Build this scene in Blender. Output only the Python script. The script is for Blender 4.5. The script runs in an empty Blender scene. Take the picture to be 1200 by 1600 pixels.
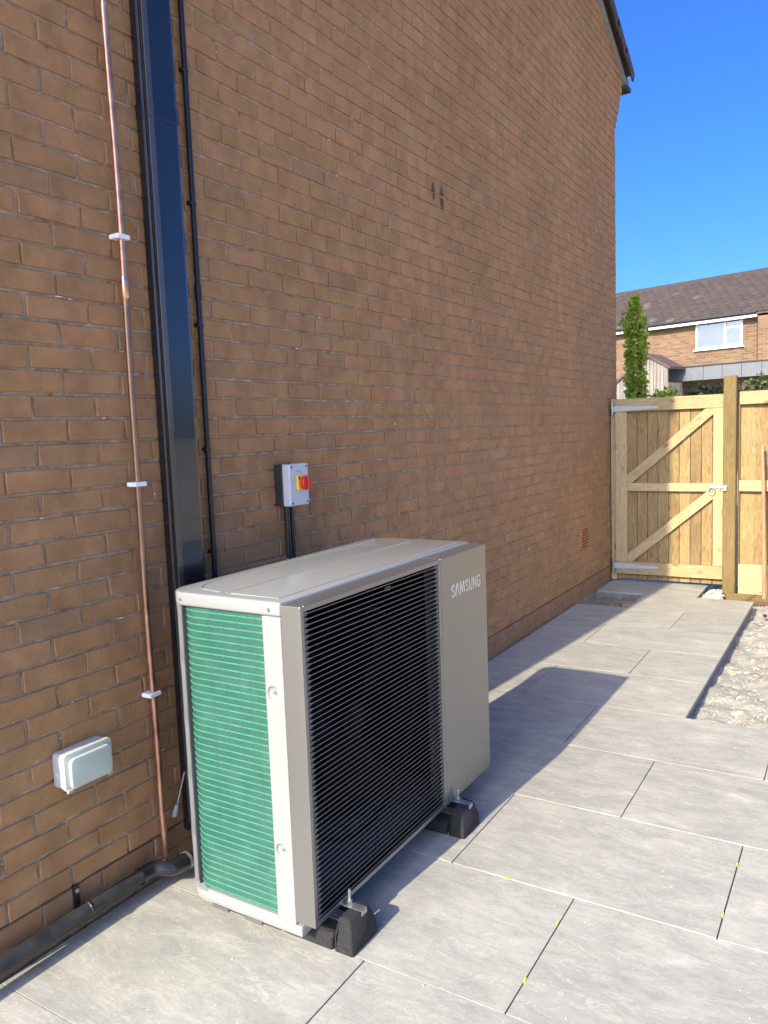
import bpy, bmesh, math, random
from mathutils import Vector, Matrix, noise
random.seed(7)
scene = bpy.context.scene
C = scene.collection

# ------------------------------------------------------------------ camera
CAM = Vector((2.1432, -2.3729, 1.5759))
F_PX, YAW, PITCH, ROLL = 1218.8, math.radians(31.762), math.radians(-5.956), math.radians(-2.144)
fw = Vector((-math.sin(YAW)*math.cos(PITCH), math.cos(YAW)*math.cos(PITCH), math.sin(PITCH)))
rt = Vector((math.cos(YAW), math.sin(YAW), 0)); up = rt.cross(fw)
r2 = math.cos(ROLL)*rt + math.sin(ROLL)*up; u2 = -math.sin(ROLL)*rt + math.cos(ROLL)*up
cd = bpy.data.cameras.new('camera'); cam = bpy.data.objects.new('camera', cd); C.objects.link(cam)
cam.matrix_world = Matrix(((r2.x,u2.x,-fw.x,CAM.x),(r2.y,u2.y,-fw.y,CAM.y),(r2.z,u2.z,-fw.z,CAM.z),(0,0,0,1)))
cd.sensor_fit = 'HORIZONTAL'; cd.sensor_width = 36; cd.lens = 36*F_PX/1200; cd.clip_start = .05; cd.clip_end = 5000
scene.camera = cam
def project(p):
    v = Vector(p)-CAM; z = v.dot(fw)
    return 600+F_PX*v.dot(r2)/z, 800-F_PX*v.dot(u2)/z, z

# ------------------------------------------------------------------ light
SUN_ELEV = math.atan(.610)
world = bpy.data.worlds.new('World'); scene.world = world; world.use_nodes = True
wn = world.node_tree.nodes; wl = world.node_tree.links
sky = wn.new('ShaderNodeTexSky'); sky.sky_type = 'NISHITA'; sky.sun_disc = False
sky.sun_elevation = SUN_ELEV; sky.sun_rotation = math.pi + .085
sky.air_density = .5; sky.dust_density = 3.2; sky.ozone_density = 6.0
wn['Background'].inputs['Strength'].default_value = .12
hsv = wn.new('ShaderNodeHueSaturation'); hsv.inputs['Hue'].default_value = .507; hsv.inputs['Saturation'].default_value = 1.2
wl.new(sky.outputs[0], hsv.inputs['Color']); wl.new(hsv.outputs[0], wn['Background'].inputs['Color'])
sd = bpy.data.lights.new('sun', 'SUN'); sun = bpy.data.objects.new('sun', sd); C.objects.link(sun)
sd.energy = 2.6; sd.angle = math.radians(.5); sd.color = (1, .89, .66)
sun.rotation_euler = Vector((.085, 1, -.612)).to_track_quat('-Z', 'Y').to_euler(); sun.location = (0, -6, 8)
scene.view_settings.view_transform = 'Standard'; scene.view_settings.look = 'None'
scene.view_settings.exposure = 1.78; scene.view_settings.gamma = 1
scene.render.engine = 'CYCLES'

# ------------------------------------------------------------------ materials
def new_mat(name):
    m = bpy.data.materials.new(name); m.use_nodes = True
    return m, m.node_tree.nodes, m.node_tree.links, m.node_tree.nodes['Principled BSDF']
def N(nodes, t, **kw):
    n = nodes.new(t)
    for k, v in kw.items():
        if k in n.inputs: n.inputs[k].default_value = v
        else: setattr(n, k, v)
    return n
def ramp(nodes, stops):
    r = nodes.new('ShaderNodeValToRGB'); el = r.color_ramp.elements
    while len(el) < len(stops): el.new(.5)
    for e, (p, c) in zip(el, stops): e.position = p; e.color = (*c, 1)
    return r
def mixc(nodes, links, f, a, b, mode='MIX'):
    m = nodes.new('ShaderNodeMix'); m.data_type = 'RGBA'; m.blend_type = mode
    for sock, v in ((0, f), (6, a), (7, b)):
        if hasattr(v, 'is_linked'): links.new(v, m.inputs[sock])
        elif sock == 0: m.inputs[0].default_value = v
        else: m.inputs[sock].default_value = (*v, 1)
    return m.outputs[2]
def mathn(nodes, links, op, a, b=0.0):
    m = nodes.new('ShaderNodeMath'); m.operation = op
    for i, v in enumerate((a, b)):
        if hasattr(v, 'is_linked'): links.new(v, m.inputs[i])
        else: m.inputs[i].default_value = v
    return m.outputs[0]
def coords(nodes, links, kind='Object', scale=(1,1,1), rnd=False):
    tc = nodes.new('ShaderNodeTexCoord'); mp = nodes.new('ShaderNodeMapping'); mp.inputs['Scale'].default_value = scale
    links.new(tc.outputs[kind], mp.inputs['Vector'])
    if rnd:
        oi = nodes.new('ShaderNodeObjectInfo')
        v = mathn(nodes, links, 'MULTIPLY', oi.outputs['Random'], 60.0)
        cb = nodes.new('ShaderNodeCombineXYZ')
        for i in range(3): links.new(v, cb.inputs[i])
        links.new(cb.outputs[0], mp.inputs['Location'])
    return mp.outputs[0]
def bump(nodes, links, bsdf, h, strength=.3, dist=.01):
    b = nodes.new('ShaderNodeBump'); b.inputs['Strength'].default_value = strength; b.inputs['Distance'].default_value = dist
    links.new(h, b.inputs['Height']); links.new(b.outputs[0], bsdf.inputs['Normal'])
def simple(name, col, rough=.5, metal=0.0, var=.12, scale=12, bmp=0.0, spec=.5, coat=0.0, rv=.08):
    m, n, l, b = new_mat(name)
    v = coords(n, l)
    t = N(n, 'ShaderNodeTexNoise', Scale=scale, Detail=6.0); l.new(v, t.inputs['Vector'])
    lo = tuple(c*(1-var) for c in col); hi = tuple(min(1, c*(1+var)) for c in col)
    r = ramp(n, [(.3, lo), (.7, hi)]); l.new(t.outputs['Fac'], r.inputs[0]); l.new(r.outputs[0], b.inputs['Base Color'])
    rr = N(n, 'ShaderNodeMapRange'); rr.inputs[3].default_value = max(0, rough-rv); rr.inputs[4].default_value = min(1, rough+rv)
    l.new(t.outputs['Fac'], rr.inputs[0]); l.new(rr.outputs[0], b.inputs['Roughness'])
    b.inputs['Metallic'].default_value = metal; b.inputs['Specular IOR Level'].default_value = spec
    b.inputs['Coat Weight'].default_value = coat
    if bmp: 
        t2 = N(n, 'ShaderNodeTexNoise', Scale=scale*8, Detail=4.0); l.new(v, t2.inputs['Vector'])
        bump(n, l, b, t2.outputs['Fac'], bmp, .003)
    return m

def brick_mat():
    m, n, l, b = new_mat('brown_brick')
    at = N(n, 'ShaderNodeAttribute', attribute_name='tint')
    r = ramp(n, [(0, (.375,.215,.105)), (.12, (.40,.220,.100)), (.4, (.42,.226,.100)), (.7, (.435,.230,.102)), (.88, (.445,.226,.104)), (1, (.43,.25,.125))])
    l.new(at.outputs['Fac'], r.inputs[0])
    g = n.new('ShaderNodeNewGeometry')
    t1 = N(n, 'ShaderNodeTexNoise', Scale=9.0, Detail=7.0, Roughness=.62); l.new(g.outputs['Position'], t1.inputs['Vector'])
    t2 = N(n, 'ShaderNodeTexNoise', Scale=170.0, Detail=4.0, Roughness=.7); l.new(g.outputs['Position'], t2.inputs['Vector'])
    mr = N(n, 'ShaderNodeMapRange'); mr.inputs[1].default_value=.3; mr.inputs[2].default_value=.7; mr.inputs[3].default_value=.76; mr.inputs[4].default_value=1.16
    l.new(t1.outputs['Fac'], mr.inputs[0])
    mr2 = N(n, 'ShaderNodeMapRange'); mr2.inputs[1].default_value=.3; mr2.inputs[2].default_value=.72; mr2.inputs[3].default_value=.84; mr2.inputs[4].default_value=1.12
    l.new(t2.outputs['Fac'], mr2.inputs[0])
    k = mathn(n, l, 'MULTIPLY', mr.outputs[0], mr2.outputs[0])
    t3 = N(n, 'ShaderNodeTexNoise', Scale=1.1, Detail=5.0, Roughness=.6); l.new(g.outputs['Position'], t3.inputs['Vector'])
    mr3 = N(n, 'ShaderNodeMapRange'); mr3.inputs[1].default_value=.3; mr3.inputs[2].default_value=.7; mr3.inputs[3].default_value=.86; mr3.inputs[4].default_value=1.08
    l.new(t3.outputs['Fac'], mr3.inputs[0]); k = mathn(n, l, 'MULTIPLY', k, mr3.outputs[0])
    cb = n.new('ShaderNodeCombineXYZ')
    for i in range(3): l.new(k, cb.inputs[i])
    c = mixc(n, l, 1.0, r.outputs[0], cb.outputs[0], 'MULTIPLY')
    # plinth courses below the damp course: darker engineering-like dirt
    sx = n.new('ShaderNodeSeparateXYZ'); l.new(g.outputs['Position'], sx.inputs[0])
    below = mathn(n, l, 'LESS_THAN', sx.outputs['Z'], .152)
    dirt = mixc(n, l, .22, c, (.15,.10,.075))
    c = mixc(n, l, below, c, dirt)
    # two soot streaks under an old vent
    def streak(y0, z0, w, h):
        dy = mathn(n, l, 'ABSOLUTE', mathn(n, l, 'SUBTRACT', sx.outputs['Y'], y0))
        dz = mathn(n, l, 'ABSOLUTE', mathn(n, l, 'SUBTRACT', sx.outputs['Z'], z0))
        d = mathn(n, l, 'ADD', mathn(n, l, 'POWER', mathn(n, l, 'DIVIDE', dy, w), 2.0), mathn(n, l, 'POWER', mathn(n, l, 'DIVIDE', dz, h), 2.0))
        d = mathn(n, l, 'ADD', d, mathn(n, l, 'MULTIPLY', mathn(n, l, 'SUBTRACT', t1.outputs['Fac'], .5), 1.2))
        q = N(n, 'ShaderNodeMapRange'); q.inputs[1].default_value=.3; q.inputs[2].default_value=1.1; q.inputs[3].default_value=.75; q.inputs[4].default_value=0
        l.new(d, q.inputs[0]); return q.outputs[0]
    s = mathn(n, l, 'MAXIMUM', streak(1.755, 2.93, .022, .06), streak(1.862, 2.91, .03, .09))
    c = mixc(n, l, s, c, (.03,.027,.025))
    l.new(c, b.inputs['Base Color']); b.inputs['Roughness'].default_value = .86; b.inputs['Specular IOR Level'].default_value = .25
    h = mathn(n, l, 'ADD', t2.outputs['Fac'], mathn(n, l, 'MULTIPLY', t1.outputs['Fac'], 2.0))
    bump(n, l, b, h, .75, .004)
    return m
def mortar_mat():
    m, n, l, b = new_mat('mortar')
    g = n.new('ShaderNodeNewGeometry')
    t = N(n, 'ShaderNodeTexNoise', Scale=22.0, Detail=8.0, Roughness=.7); l.new(g.outputs['Position'], t.inputs['Vector'])
    r = ramp(n, [(.30, (.15,.105,.064)), (.45, (.32,.235,.15)), (.60, (.42,.325,.225)), (.75, (.60,.53,.42))]); l.new(t.outputs['Fac'], r.inputs[0])
    l.new(r.outputs[0], b.inputs['Base Color']); b.inputs['Roughness'].default_value = .95
    bump(n, l, b, t.outputs['Fac'], .6, .006)
    return m
def far_brick_mat():
    m, n, l, b = new_mat('far_brick')
    v = coords(n, l, 'UV')
    bt = N(n, 'ShaderNodeTexBrick', Scale=1.0); bt.inputs['Brick Width'].default_value=.225; bt.inputs['Row Height'].default_value=.075; bt.inputs['Mortar Size'].default_value=.008
    bt.inputs['Color1'].default_value=(.13,.072,.036,1); bt.inputs['Color2'].default_value=(.21,.13,.07,1); bt.inputs['Mortar'].default_value=(.19,.15,.11,1); bt.inputs['Bias'].default_value=-.1
    l.new(v, bt.inputs['Vector'])
    t = N(n, 'ShaderNodeTexNoise', Scale=.9, Detail=4.0); l.new(v, t.inputs['Vector'])
    mr = N(n, 'ShaderNodeMapRange'); mr.inputs[3].default_value=.75; mr.inputs[4].default_value=1.2; l.new(t.outputs['Fac'], mr.inputs[0])
    cb = n.new('ShaderNodeCombineXYZ')
    for i in range(3): l.new(mr.outputs[0], cb.inputs[i])
    l.new(mixc(n, l, 1.0, bt.outputs['Color'], cb.outputs[0], 'MULTIPLY'), b.inputs['Base Color']); b.inputs['Roughness'].default_value=.9
    bump(n, l, b, bt.outputs['Fac'], -.4, .006)
    return m
def wood_mat(name, base, dark, knot=(.20,.10,.04), rnd=.25):
    m, n, l, b = new_mat(name)
    v = coords(n, l, 'Object', (1,1,1), True)
    mp = N(n, 'ShaderNodeMapping'); mp.inputs['Scale'].default_value=(9,9,.75); l.new(v, mp.inputs['Vector'])
    t = N(n, 'ShaderNodeTexNoise', Scale=3.2, Detail=5.0, Roughness=.55, Distortion=.6); l.new(mp.outputs[0], t.inputs['Vector'])
    w = mathn(n, l, 'FRACT', mathn(n, l, 'MULTIPLY', t.outputs['Fac'], 9.0))
    w = mathn(n, l, 'ABSOLUTE', mathn(n, l, 'SUBTRACT', w, .5))
    r = ramp(n, [(0, dark), (.22, tuple((a+c)/2 for a, c in zip(base, dark))), (.5, base)]); l.new(w, r.inputs[0])
    # knots
    mk = N(n, 'ShaderNodeMapping'); mk.inputs['Scale'].default_value=(9,9,4.5); l.new(v, mk.inputs['Vector'])
    vo = N(n, 'ShaderNodeTexVoronoi', Scale=1.0); l.new(mk.outputs[0], vo.inputs['Vector'])
    kn = N(n, 'ShaderNodeMapRange'); kn.inputs[1].default_value=.09; kn.inputs[2].default_value=.20; kn.inputs[3].default_value=.85; kn.inputs[4].default_value=0
    l.new(vo.outputs['Distance'], kn.inputs[0])
    c = mixc(n, l, kn.outputs[0], r.outputs[0], knot)
    big = N(n, 'ShaderNodeTexNoise', Scale=2.3, Detail=3.0); l.new(v, big.inputs['Vector'])
    oi = n.new('ShaderNodeObjectInfo')
    k = mathn(n, l, 'ADD', mathn(n, l, 'MULTIPLY', oi.outputs['Random'], rnd), mathn(n, l, 'MULTIPLY', big.outputs['Fac'], .5))
    k = mathn(n, l, 'ADD', k, 1-rnd/2-.25)
    cb = n.new('ShaderNodeCombineXYZ')
    for i in range(3): l.new(k, cb.inputs[i])
    c = mixc(n, l, 1.0, c, cb.outputs[0], 'MULTIPLY')
    l.new(c, b.inputs['Base Color']); b.inputs['Roughness'].default_value=.72; b.inputs['Specular IOR Level'].default_value=.3
    bump(n, l, b, t.outputs['Fac'], .25, .004)
    return m
def slab_mat():
    m, n, l, b = new_mat('porcelain_slab')
    v = coords(n, l, 'Object', (1,1,1), True)
    mp = N(n, 'ShaderNodeMapping'); mp.inputs['Scale'].default_value=(1.3,3.0,1); mp.inputs['Rotation'].default_value=(0,0,.12); l.new(v, mp.inputs['Vector'])
    t = N(n, 'ShaderNodeTexNoise', Scale=2.6, Detail=12.0, Roughness=.74, Distortion=.45); l.new(mp.outputs[0], t.inputs['Vector'])
    r = ramp(n, [(.25, (.235,.233,.213)), (.42, (.30,.297,.268)), (.52, (.335,.328,.292)), (.6, (.37,.36,.315)), (.7, (.50,.485,.42))]); l.new(t.outputs['Fac'], r.inputs[0])
    t2 = N(n, 'ShaderNodeTexNoise', Scale=45.0, Detail=5.0, Roughness=.7); l.new(mp.outputs[0], t2.inputs['Vector'])
    mr = N(n, 'ShaderNodeMapRange'); mr.inputs[1].default_value=.3; mr.inputs[2].default_value=.7; mr.inputs[3].default_value=.90; mr.inputs[4].default_value=1.09; l.new(t2.outputs['Fac'], mr.inputs[0])
    # dusty footprints and chalky smears on top, in world space
    g = n.new('ShaderNodeNewGeometry')
    t3 = N(n, 'ShaderNodeTexNoise', Scale=2.4, Detail=8.0, Roughness=.72, Distortion=.5); l.new(g.outputs['Position'], t3.inputs['Vector'])
    d = N(n, 'ShaderNodeMapRange'); d.inputs[1].default_value=.50; d.inputs[2].default_value=.74; d.inputs[3].default_value=0; d.inputs[4].default_value=.55; l.new(t3.outputs['Fac'], d.inputs[0])
    oi = n.new('ShaderNodeObjectInfo')
    k = mathn(n, l, 'MULTIPLY', mr.outputs[0], mathn(n, l, 'ADD', mathn(n, l, 'MULTIPLY', oi.outputs['Random'], .12), .94))
    cb = n.new('ShaderNodeCombineXYZ')
    for i in range(3): l.new(k, cb.inputs[i])
    c = mixc(n, l, 1.0, r.outputs[0], cb.outputs[0], 'MULTIPLY')
    c = mixc(n, l, d.outputs[0], c, (.44,.432,.375))
    mv = N(n, 'ShaderNodeMapping'); mv.inputs['Scale'].default_value=(2.2,7,1); l.new(v, mv.inputs['Vector'])
    tv = N(n, 'ShaderNodeTexNoise', Scale=3.0, Detail=10.0, Roughness=.7, Distortion=.8); l.new(mv.outputs[0], tv.inputs['Vector'])
    ve = N(n, 'ShaderNodeMapRange'); ve.inputs[1].default_value=0; ve.inputs[2].default_value=.018; ve.inputs[3].default_value=.7; ve.inputs[4].default_value=0
    l.new(mathn(n, l, 'ABSOLUTE', mathn(n, l, 'SUBTRACT', tv.outputs['Fac'], .57)), ve.inputs[0])
    c = mixc(n, l, ve.outputs[0], c, (.50,.485,.43))
    ve2 = N(n, 'ShaderNodeMapRange'); ve2.inputs[1].default_value=0; ve2.inputs[2].default_value=.02; ve2.inputs[3].default_value=.55; ve2.inputs[4].default_value=0
    l.new(mathn(n, l, 'ABSOLUTE', mathn(n, l, 'SUBTRACT', tv.outputs['Fac'], .42)), ve2.inputs[0])
    c = mixc(n, l, ve2.outputs[0], c, (.20,.198,.185))
    vo = N(n, 'ShaderNodeTexVoronoi', Scale=16.0); l.new(g.outputs['Position'], vo.inputs['Vector'])
    sp = N(n, 'ShaderNodeMapRange'); sp.inputs[1].default_value=.03; sp.inputs[2].default_value=.06; sp.inputs[3].default_value=.6; sp.inputs[4].default_value=0; l.new(vo.outputs['Distance'], sp.inputs[0])
    c = mixc(n, l, sp.outputs[0], c, (.66,.64,.58))
    l.new(c, b.inputs['Base Color']); b.inputs['Roughness'].default_value=.62; b.inputs['Specular IOR Level'].default_value=.4
    bump(n, l, b, t.outputs['Fac'], .12, .006)
    return m
def dirt_mat():
    m, n, l, b = new_mat('dry_dirt')
    g = n.new('ShaderNodeNewGeometry')
    t = N(n, 'ShaderNodeTexNoise', Scale=6.0, Detail=10.0, Roughness=.7); l.new(g.outputs['Position'], t.inputs['Vector'])
    r = ramp(n, [(.3, (.27,.25,.205)), (.5, (.38,.36,.31)), (.68, (.47,.45,.39)), (.8, (.58,.56,.5))]); l.new(t.outputs['Fac'], r.inputs[0])
    l.new(r.outputs[0], b.inputs['Base Color']); b.inputs['Roughness'].default_value=.95
    t2 = N(n, 'ShaderNodeTexNoise', Scale=60.0, Detail=6.0, Roughness=.75); l.new(g.outputs['Position'], t2.inputs['Vector'])
    bump(n, l, b, t2.outputs['Fac'], .8, .02)
    return m
def leaf_mat(name, cols):
    m, n, l, b = new_mat(name)
    at = N(n, 'ShaderNodeAttribute', attribute_name='tint')
    r = ramp(n, [(i/(len(cols)-1), c) for i, c in enumerate(cols)]); l.new(at.outputs['Fac'], r.inputs[0]); l.new(r.outputs[0], b.inputs['Base Color'])
    b.inputs['Roughness'].default_value=.5; b.inputs['Transmission Weight'].default_value=0
    tr = n.new('ShaderNodeBsdfTranslucent'); l.new(r.outputs[0], tr.inputs['Color'])
    mx = n.new('ShaderNodeMixShader'); mx.inputs[0].default_value=.5
    l.new(b.outputs[0], mx.inputs[1]); l.new(tr.outputs[0], mx.inputs[2]); l.new(mx.outputs[0], n['Material Output'].inputs[0])
    return m
def film_mat():
    m, n, l, b = new_mat('green_film')
    v = coords(n, l)
    t = N(n, 'ShaderNodeTexNoise', Scale=14.0, Detail=5.0, Roughness=.6); l.new(v, t.inputs['Vector'])
    mp = N(n, 'ShaderNodeMapping'); mp.inputs['Scale'].default_value=(1,1,.08); l.new(v, mp.inputs['Vector'])
    t2 = N(n, 'ShaderNodeTexNoise', Scale=320.0, Detail=2.0); l.new(mp.outputs[0], t2.inputs['Vector'])
    r = ramp(n, [(.3, (.022,.082,.060)), (.55, (.031,.095,.071)), (.75, (.048,.11,.087))]); l.new(t.outputs['Fac'], r.inputs[0])
    mr = N(n, 'ShaderNodeMapRange'); mr.inputs[1].default_value=.3; mr.inputs[2].default_value=.7; mr.inputs[3].default_value=.88; mr.inputs[4].default_value=1.12; l.new(t2.outputs['Fac'], mr.inputs[0])
    cb = n.new('ShaderNodeCombineXYZ')
    for i in range(3): l.new(mr.outputs[0], cb.inputs[i])
    l.new(mixc(n, l, 1.0, r.outputs[0], cb.outputs[0], 'MULTIPLY'), b.inputs['Base Color'])
    b.inputs['Roughness'].default_value=.32; b.inputs['Coat Weight'].default_value=.25; b.inputs['Coat Roughness'].default_value=.15
    bump(n, l, b, t.outputs['Fac'], .15, .01)
    return m
def copper_mat():
    m, n, l, b = new_mat('copper')
    g = n.new('ShaderNodeNewGeometry'); sx = n.new('ShaderNodeSeparateXYZ'); l.new(g.outputs['Position'], sx.inputs[0])
    t = N(n, 'ShaderNodeTexNoise', Scale=18.0, Detail=5.0); l.new(g.outputs['Position'], t.inputs['Vector'])
    r = ramp(n, [(.3, (.42,.20,.12)), (.55, (.66,.36,.24)), (.75, (.80,.52,.40))]); l.new(t.outputs['Fac'], r.inputs[0])
    tz = N(n, 'ShaderNodeMapRange'); tz.inputs[1].default_value=2.0; tz.inputs[2].default_value=2.1; tz.inputs[3].default_value=.85; tz.inputs[4].default_value=.1
    l.new(sx.outputs['Z'], tz.inputs[0])
    tl_ = N(n, 'ShaderNodeMapRange'); tl_.inputs[1].default_value=.7; tl_.inputs[2].default_value=1.3; tl_.inputs[3].default_value=.15; tl_.inputs[4].default_value=1.0
    l.new(sx.outputs['Z'], tl_.inputs[0])
    c_ = mixc(n, l, mathn(n, l, 'MULTIPLY', tz.outputs[0], tl_.outputs[0]), r.outputs[0], (.24,.155,.095))
    l.new(c_, b.inputs['Base Color']); b.inputs['Metallic'].default_value=.85
    mr = N(n, 'ShaderNodeMapRange'); mr.inputs[3].default_value=.25; mr.inputs[4].default_value=.5; l.new(t.outputs['Fac'], mr.inputs[0]); l.new(mr.outputs[0], b.inputs['Roughness'])
    return m
def glass_mat(name, col=(.25,.34,.4)):
    m, n, l, b = new_mat(name); b.inputs['Base Color'].default_value=(*col,1); b.inputs['Roughness'].default_value=.05; b.inputs['Specular IOR Level'].default_value=.8
    return m

M = dict(
 brick=brick_mat(), mortar=mortar_mat(), farbrick=far_brick_mat(),
 pine=wood_mat('pale_pine', (.43,.345,.19), (.32,.23,.11)), board=wood_mat('pine_board', (.30,.212,.095), (.185,.118,.048), rnd=.4),
 post=wood_mat('treated_post', (.185,.134,.052), (.125,.085,.032)), grey_wood=wood_mat('weathered_wood', (.26,.235,.21), (.15,.13,.115), knot=(.2,.17,.15)),
 handle=wood_mat('handle_wood', (.42,.25,.14), (.30,.17,.09), knot=(.3,.17,.09)),
 slab=slab_mat(), dirt=dirt_mat(), bed=simple('mortar_bed', (.21,.195,.175), .95, var=.3, scale=20, bmp=.9),
 rubble=simple('limestone_rubble', (.44,.42,.365), .9, var=.25, scale=10, bmp=.6),
 white=simple('pale_grey_paint', (.235,.244,.240), .3, var=.02, scale=3, coat=.6, rv=.01), panel=simple('grey_metallic_panel', (.265,.262,.248), .32, .8, var=.015, scale=2, rv=.01),
 slatm=simple('slat_grey', (.115,.115,.11), .45, .2, var=.05), dark=simple('dark_inside', (.004,.004,.005), .8, spec=.1), fan=simple('fan_black', (.004,.004,.005), .7, spec=.1),
 film=film_mat(), fin=simple('green_ridge', (.042,.21,.145), .28, var=.12, scale=25, coat=.3), logo=simple('silver_letter', (.72,.69,.62), .3, .5, var=.03),
 black=simple('black_plastic', (.012,.013,.016), .16, var=.25, scale=6, coat=.5), matt_black=simple('matt_black_plastic', (.014,.014,.015), .38, var=.2),
 worn_black=simple('dusty_black_pipe', (.032,.031,.031), .42, var=.5, scale=14), copper=copper_mat(), bright_copper=simple('bright_copper', (.80,.40,.24), .28, .9, var=.15, scale=60),
 clip=simple('white_clip', (.85,.85,.85), .4, var=.04), rubber=simple('crumb_rubber', (.022,.022,.023), .8, var=.7, scale=160, bmp=1.0),
 zinc=simple('zinc_steel', (.42,.44,.45), .4, .85, var=.15, scale=30), grey_box=simple('light_grey_plastic', (.50,.53,.56), .38, var=.03),
 charcoal=simple('charcoal_plastic', (.025,.028,.035), .45), yellow=simple('yellow_plastic', (.80,.56,.02), .4, var=.05), red=simple('red_plastic', (.62,.02,.025), .35, var=.06),
 socket=simple('grey_green_plastic', (.50,.53,.47), .42, var=.04), socket_side=simple('socket_grey', (.40,.41,.42), .5, var=.04),
 terracotta=simple('terracotta', (.42,.17,.085), .8, var=.15, scale=20), tile=simple('brown_roof_tile', (.085,.06,.055), .8, var=.35, scale=7, bmp=.5),
 undercloak=simple('grey_board', (.28,.28,.28), .8), gutter=simple('black_gutter', (.03,.032,.036), .35),
 upvc=simple('white_plastic', (.80,.80,.79), .3, var=.02), lead=simple('grey_panel', (.12,.13,.14), .55, var=.1), glass=glass_mat('window_glass', (.30,.40,.46)), curtain=simple('pale_curtain', (.26,.33,.36), .8, var=.1),
 leaf=leaf_mat('ivy_leaf', [(.22,.30,.025), (.36,.48,.045), (.48,.58,.07), (.58,.64,.12)]), shrub=leaf_mat('shrub_leaf', [(.03,.06,.015), (.07,.11,.025), (.14,.18,.05), (.28,.27,.15)]),
 twig=simple('twig_brown', (.11,.06,.045), .9), stone=simple('buff_stone', (.32,.25,.18), .9, var=.2, bmp=.5), ground=simple('bare_ground', (.40,.36,.29), .95, var=.25, scale=.6, bmp=.4),
 fleck=simple('lime_fleck', (.72,.69,.62), .9))

# ------------------------------------------------------------------ mesh helpers
WLOC = {}
def link(o, parent=None, loc=(0,0,0), rot=None):
    C.objects.link(o); loc = Vector(loc); WLOC[o.name] = loc
    if parent is not None:
        o.parent = parent; o.location = loc - WLOC[parent.name]
    else: o.location = loc
    if rot is not None: o.rotation_euler = rot
    return o
def tag(o, label=None, cat=None, group=None, kind=None):
    for k, v in (('label', label), ('category', cat), ('group', group), ('kind', kind)):
        if v: o[k] = v
    return o
def empty(name, loc, label=None, cat=None, group=None, kind=None):
    o = bpy.data.objects.new(name, None); o.empty_display_size = .1
    link(o, None, loc); return tag(o, label, cat, group, kind)
class MB:
    def __init__(s): s.v = []; s.f = []; s.t = []
    def add(s, v, f, tint=None):
        k = len(s.v); s.v += [tuple(a) for a in v]; s.f += [tuple(i+k for i in q) for q in f]
        if tint is not None: s.t += [tint]*len(f)
        return s
    def box(s, x0, x1, y0, y1, z0, z1, tint=None):
        return s.add([(x0,y0,z0),(x1,y0,z0),(x1,y1,z0),(x0,y1,z0),(x0,y0,z1),(x1,y0,z1),(x1,y1,z1),(x0,y1,z1)],
                     [(0,3,2,1),(4,5,6,7),(0,1,5,4),(1,2,6,5),(2,3,7,6),(3,0,4,7)], tint)
    def prism(s, poly, fn, a, b, tint=None):
        """poly of 2D points, fn(p,q,h)->3D, extruded from h=a to h=b"""
        n = len(poly)
        v = [fn(p, q, a) for p, q in poly] + [fn(p, q, b) for p, q in poly]
        return s.add(v, [tuple(range(n-1,-1,-1)), tuple(range(n, 2*n))] + [(i, (i+1)%n, n+(i+1)%n, n+i) for i in range(n)], tint)
    def tube(s, pts, r, seg=12, cap=True):
        pts = [Vector(p) for p in pts]; rs = r if isinstance(r, (list, tuple)) else [r]*len(pts)
        rings = []; prev = None
        for i, p in enumerate(pts):
            d = (pts[min(i+1, len(pts)-1)] - pts[max(i-1, 0)]).normalized()
            if prev is None: a = d.orthogonal().normalized()
            else: a = (prev - d*prev.dot(d)).normalized()
            prev = a; bb = d.cross(a)
            rings.append([p + rs[i]*(math.cos(t)*a + math.sin(t)*bb) for t in [2*math.pi*k/seg for k in range(seg)]])
        v = [q for rg in rings for q in rg]; f = []
        for i in range(len(pts)-1):
            for k in range(seg): f.append((i*seg+k, i*seg+(k+1)%seg, (i+1)*seg+(k+1)%seg, (i+1)*seg+k))
        if cap: f += [tuple(range(seg-1,-1,-1)), tuple(range((len(pts)-1)*seg, len(pts)*seg))]
        return s.add(v, f)
    def mesh(s, name, mat, bevel=0, smooth=False, seg=2):
        me = bpy.data.meshes.new(name); me.from_pydata(s.v, [], s.f)
        if s.t:
            at = me.attributes.new('tint', 'FLOAT', 'FACE'); at.data.foreach_set('value', s.t)
        if bevel:
            bm = bmesh.new(); bm.from_mesh(me); bmesh.ops.recalc_face_normals(bm, faces=bm.faces)
            ed = [e for e in bm.edges if len(e.link_faces) == 2 and e.calc_face_angle(0) > .5]
            bmesh.ops.bevel(bm, geom=ed, offset=bevel, segments=seg, profile=.5, affect='EDGES', clamp_overlap=True)
            bm.to_mesh(me); bm.free()
        else:
            bm = bmesh.new(); bm.from_mesh(me); bmesh.ops.recalc_face_normals(bm, faces=bm.faces); bm.to_mesh(me); bm.free()
        for m in (mat if isinstance(mat, list) else [mat]): me.materials.append(m)
        if smooth:
            for p in me.polygons: p.use_smooth = True
            try: me.set_sharp_from_angle(angle=math.radians(40))
            except Exception: pass
        return me
    def obj(s, name, mat, parent=None, bevel=0, smooth=False, loc=(0,0,0), rot=None, seg=2):
        return link(bpy.data.objects.new(name, s.mesh(name, mat, bevel, smooth, seg)), parent, loc, rot)
def XY(h_is='z'):
    return {'z': lambda p, q, h: (p, q, h), 'x': lambda p, q, h: (h, p, q), 'y': lambda p, q, h: (p, h, q)}[h_is]
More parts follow.
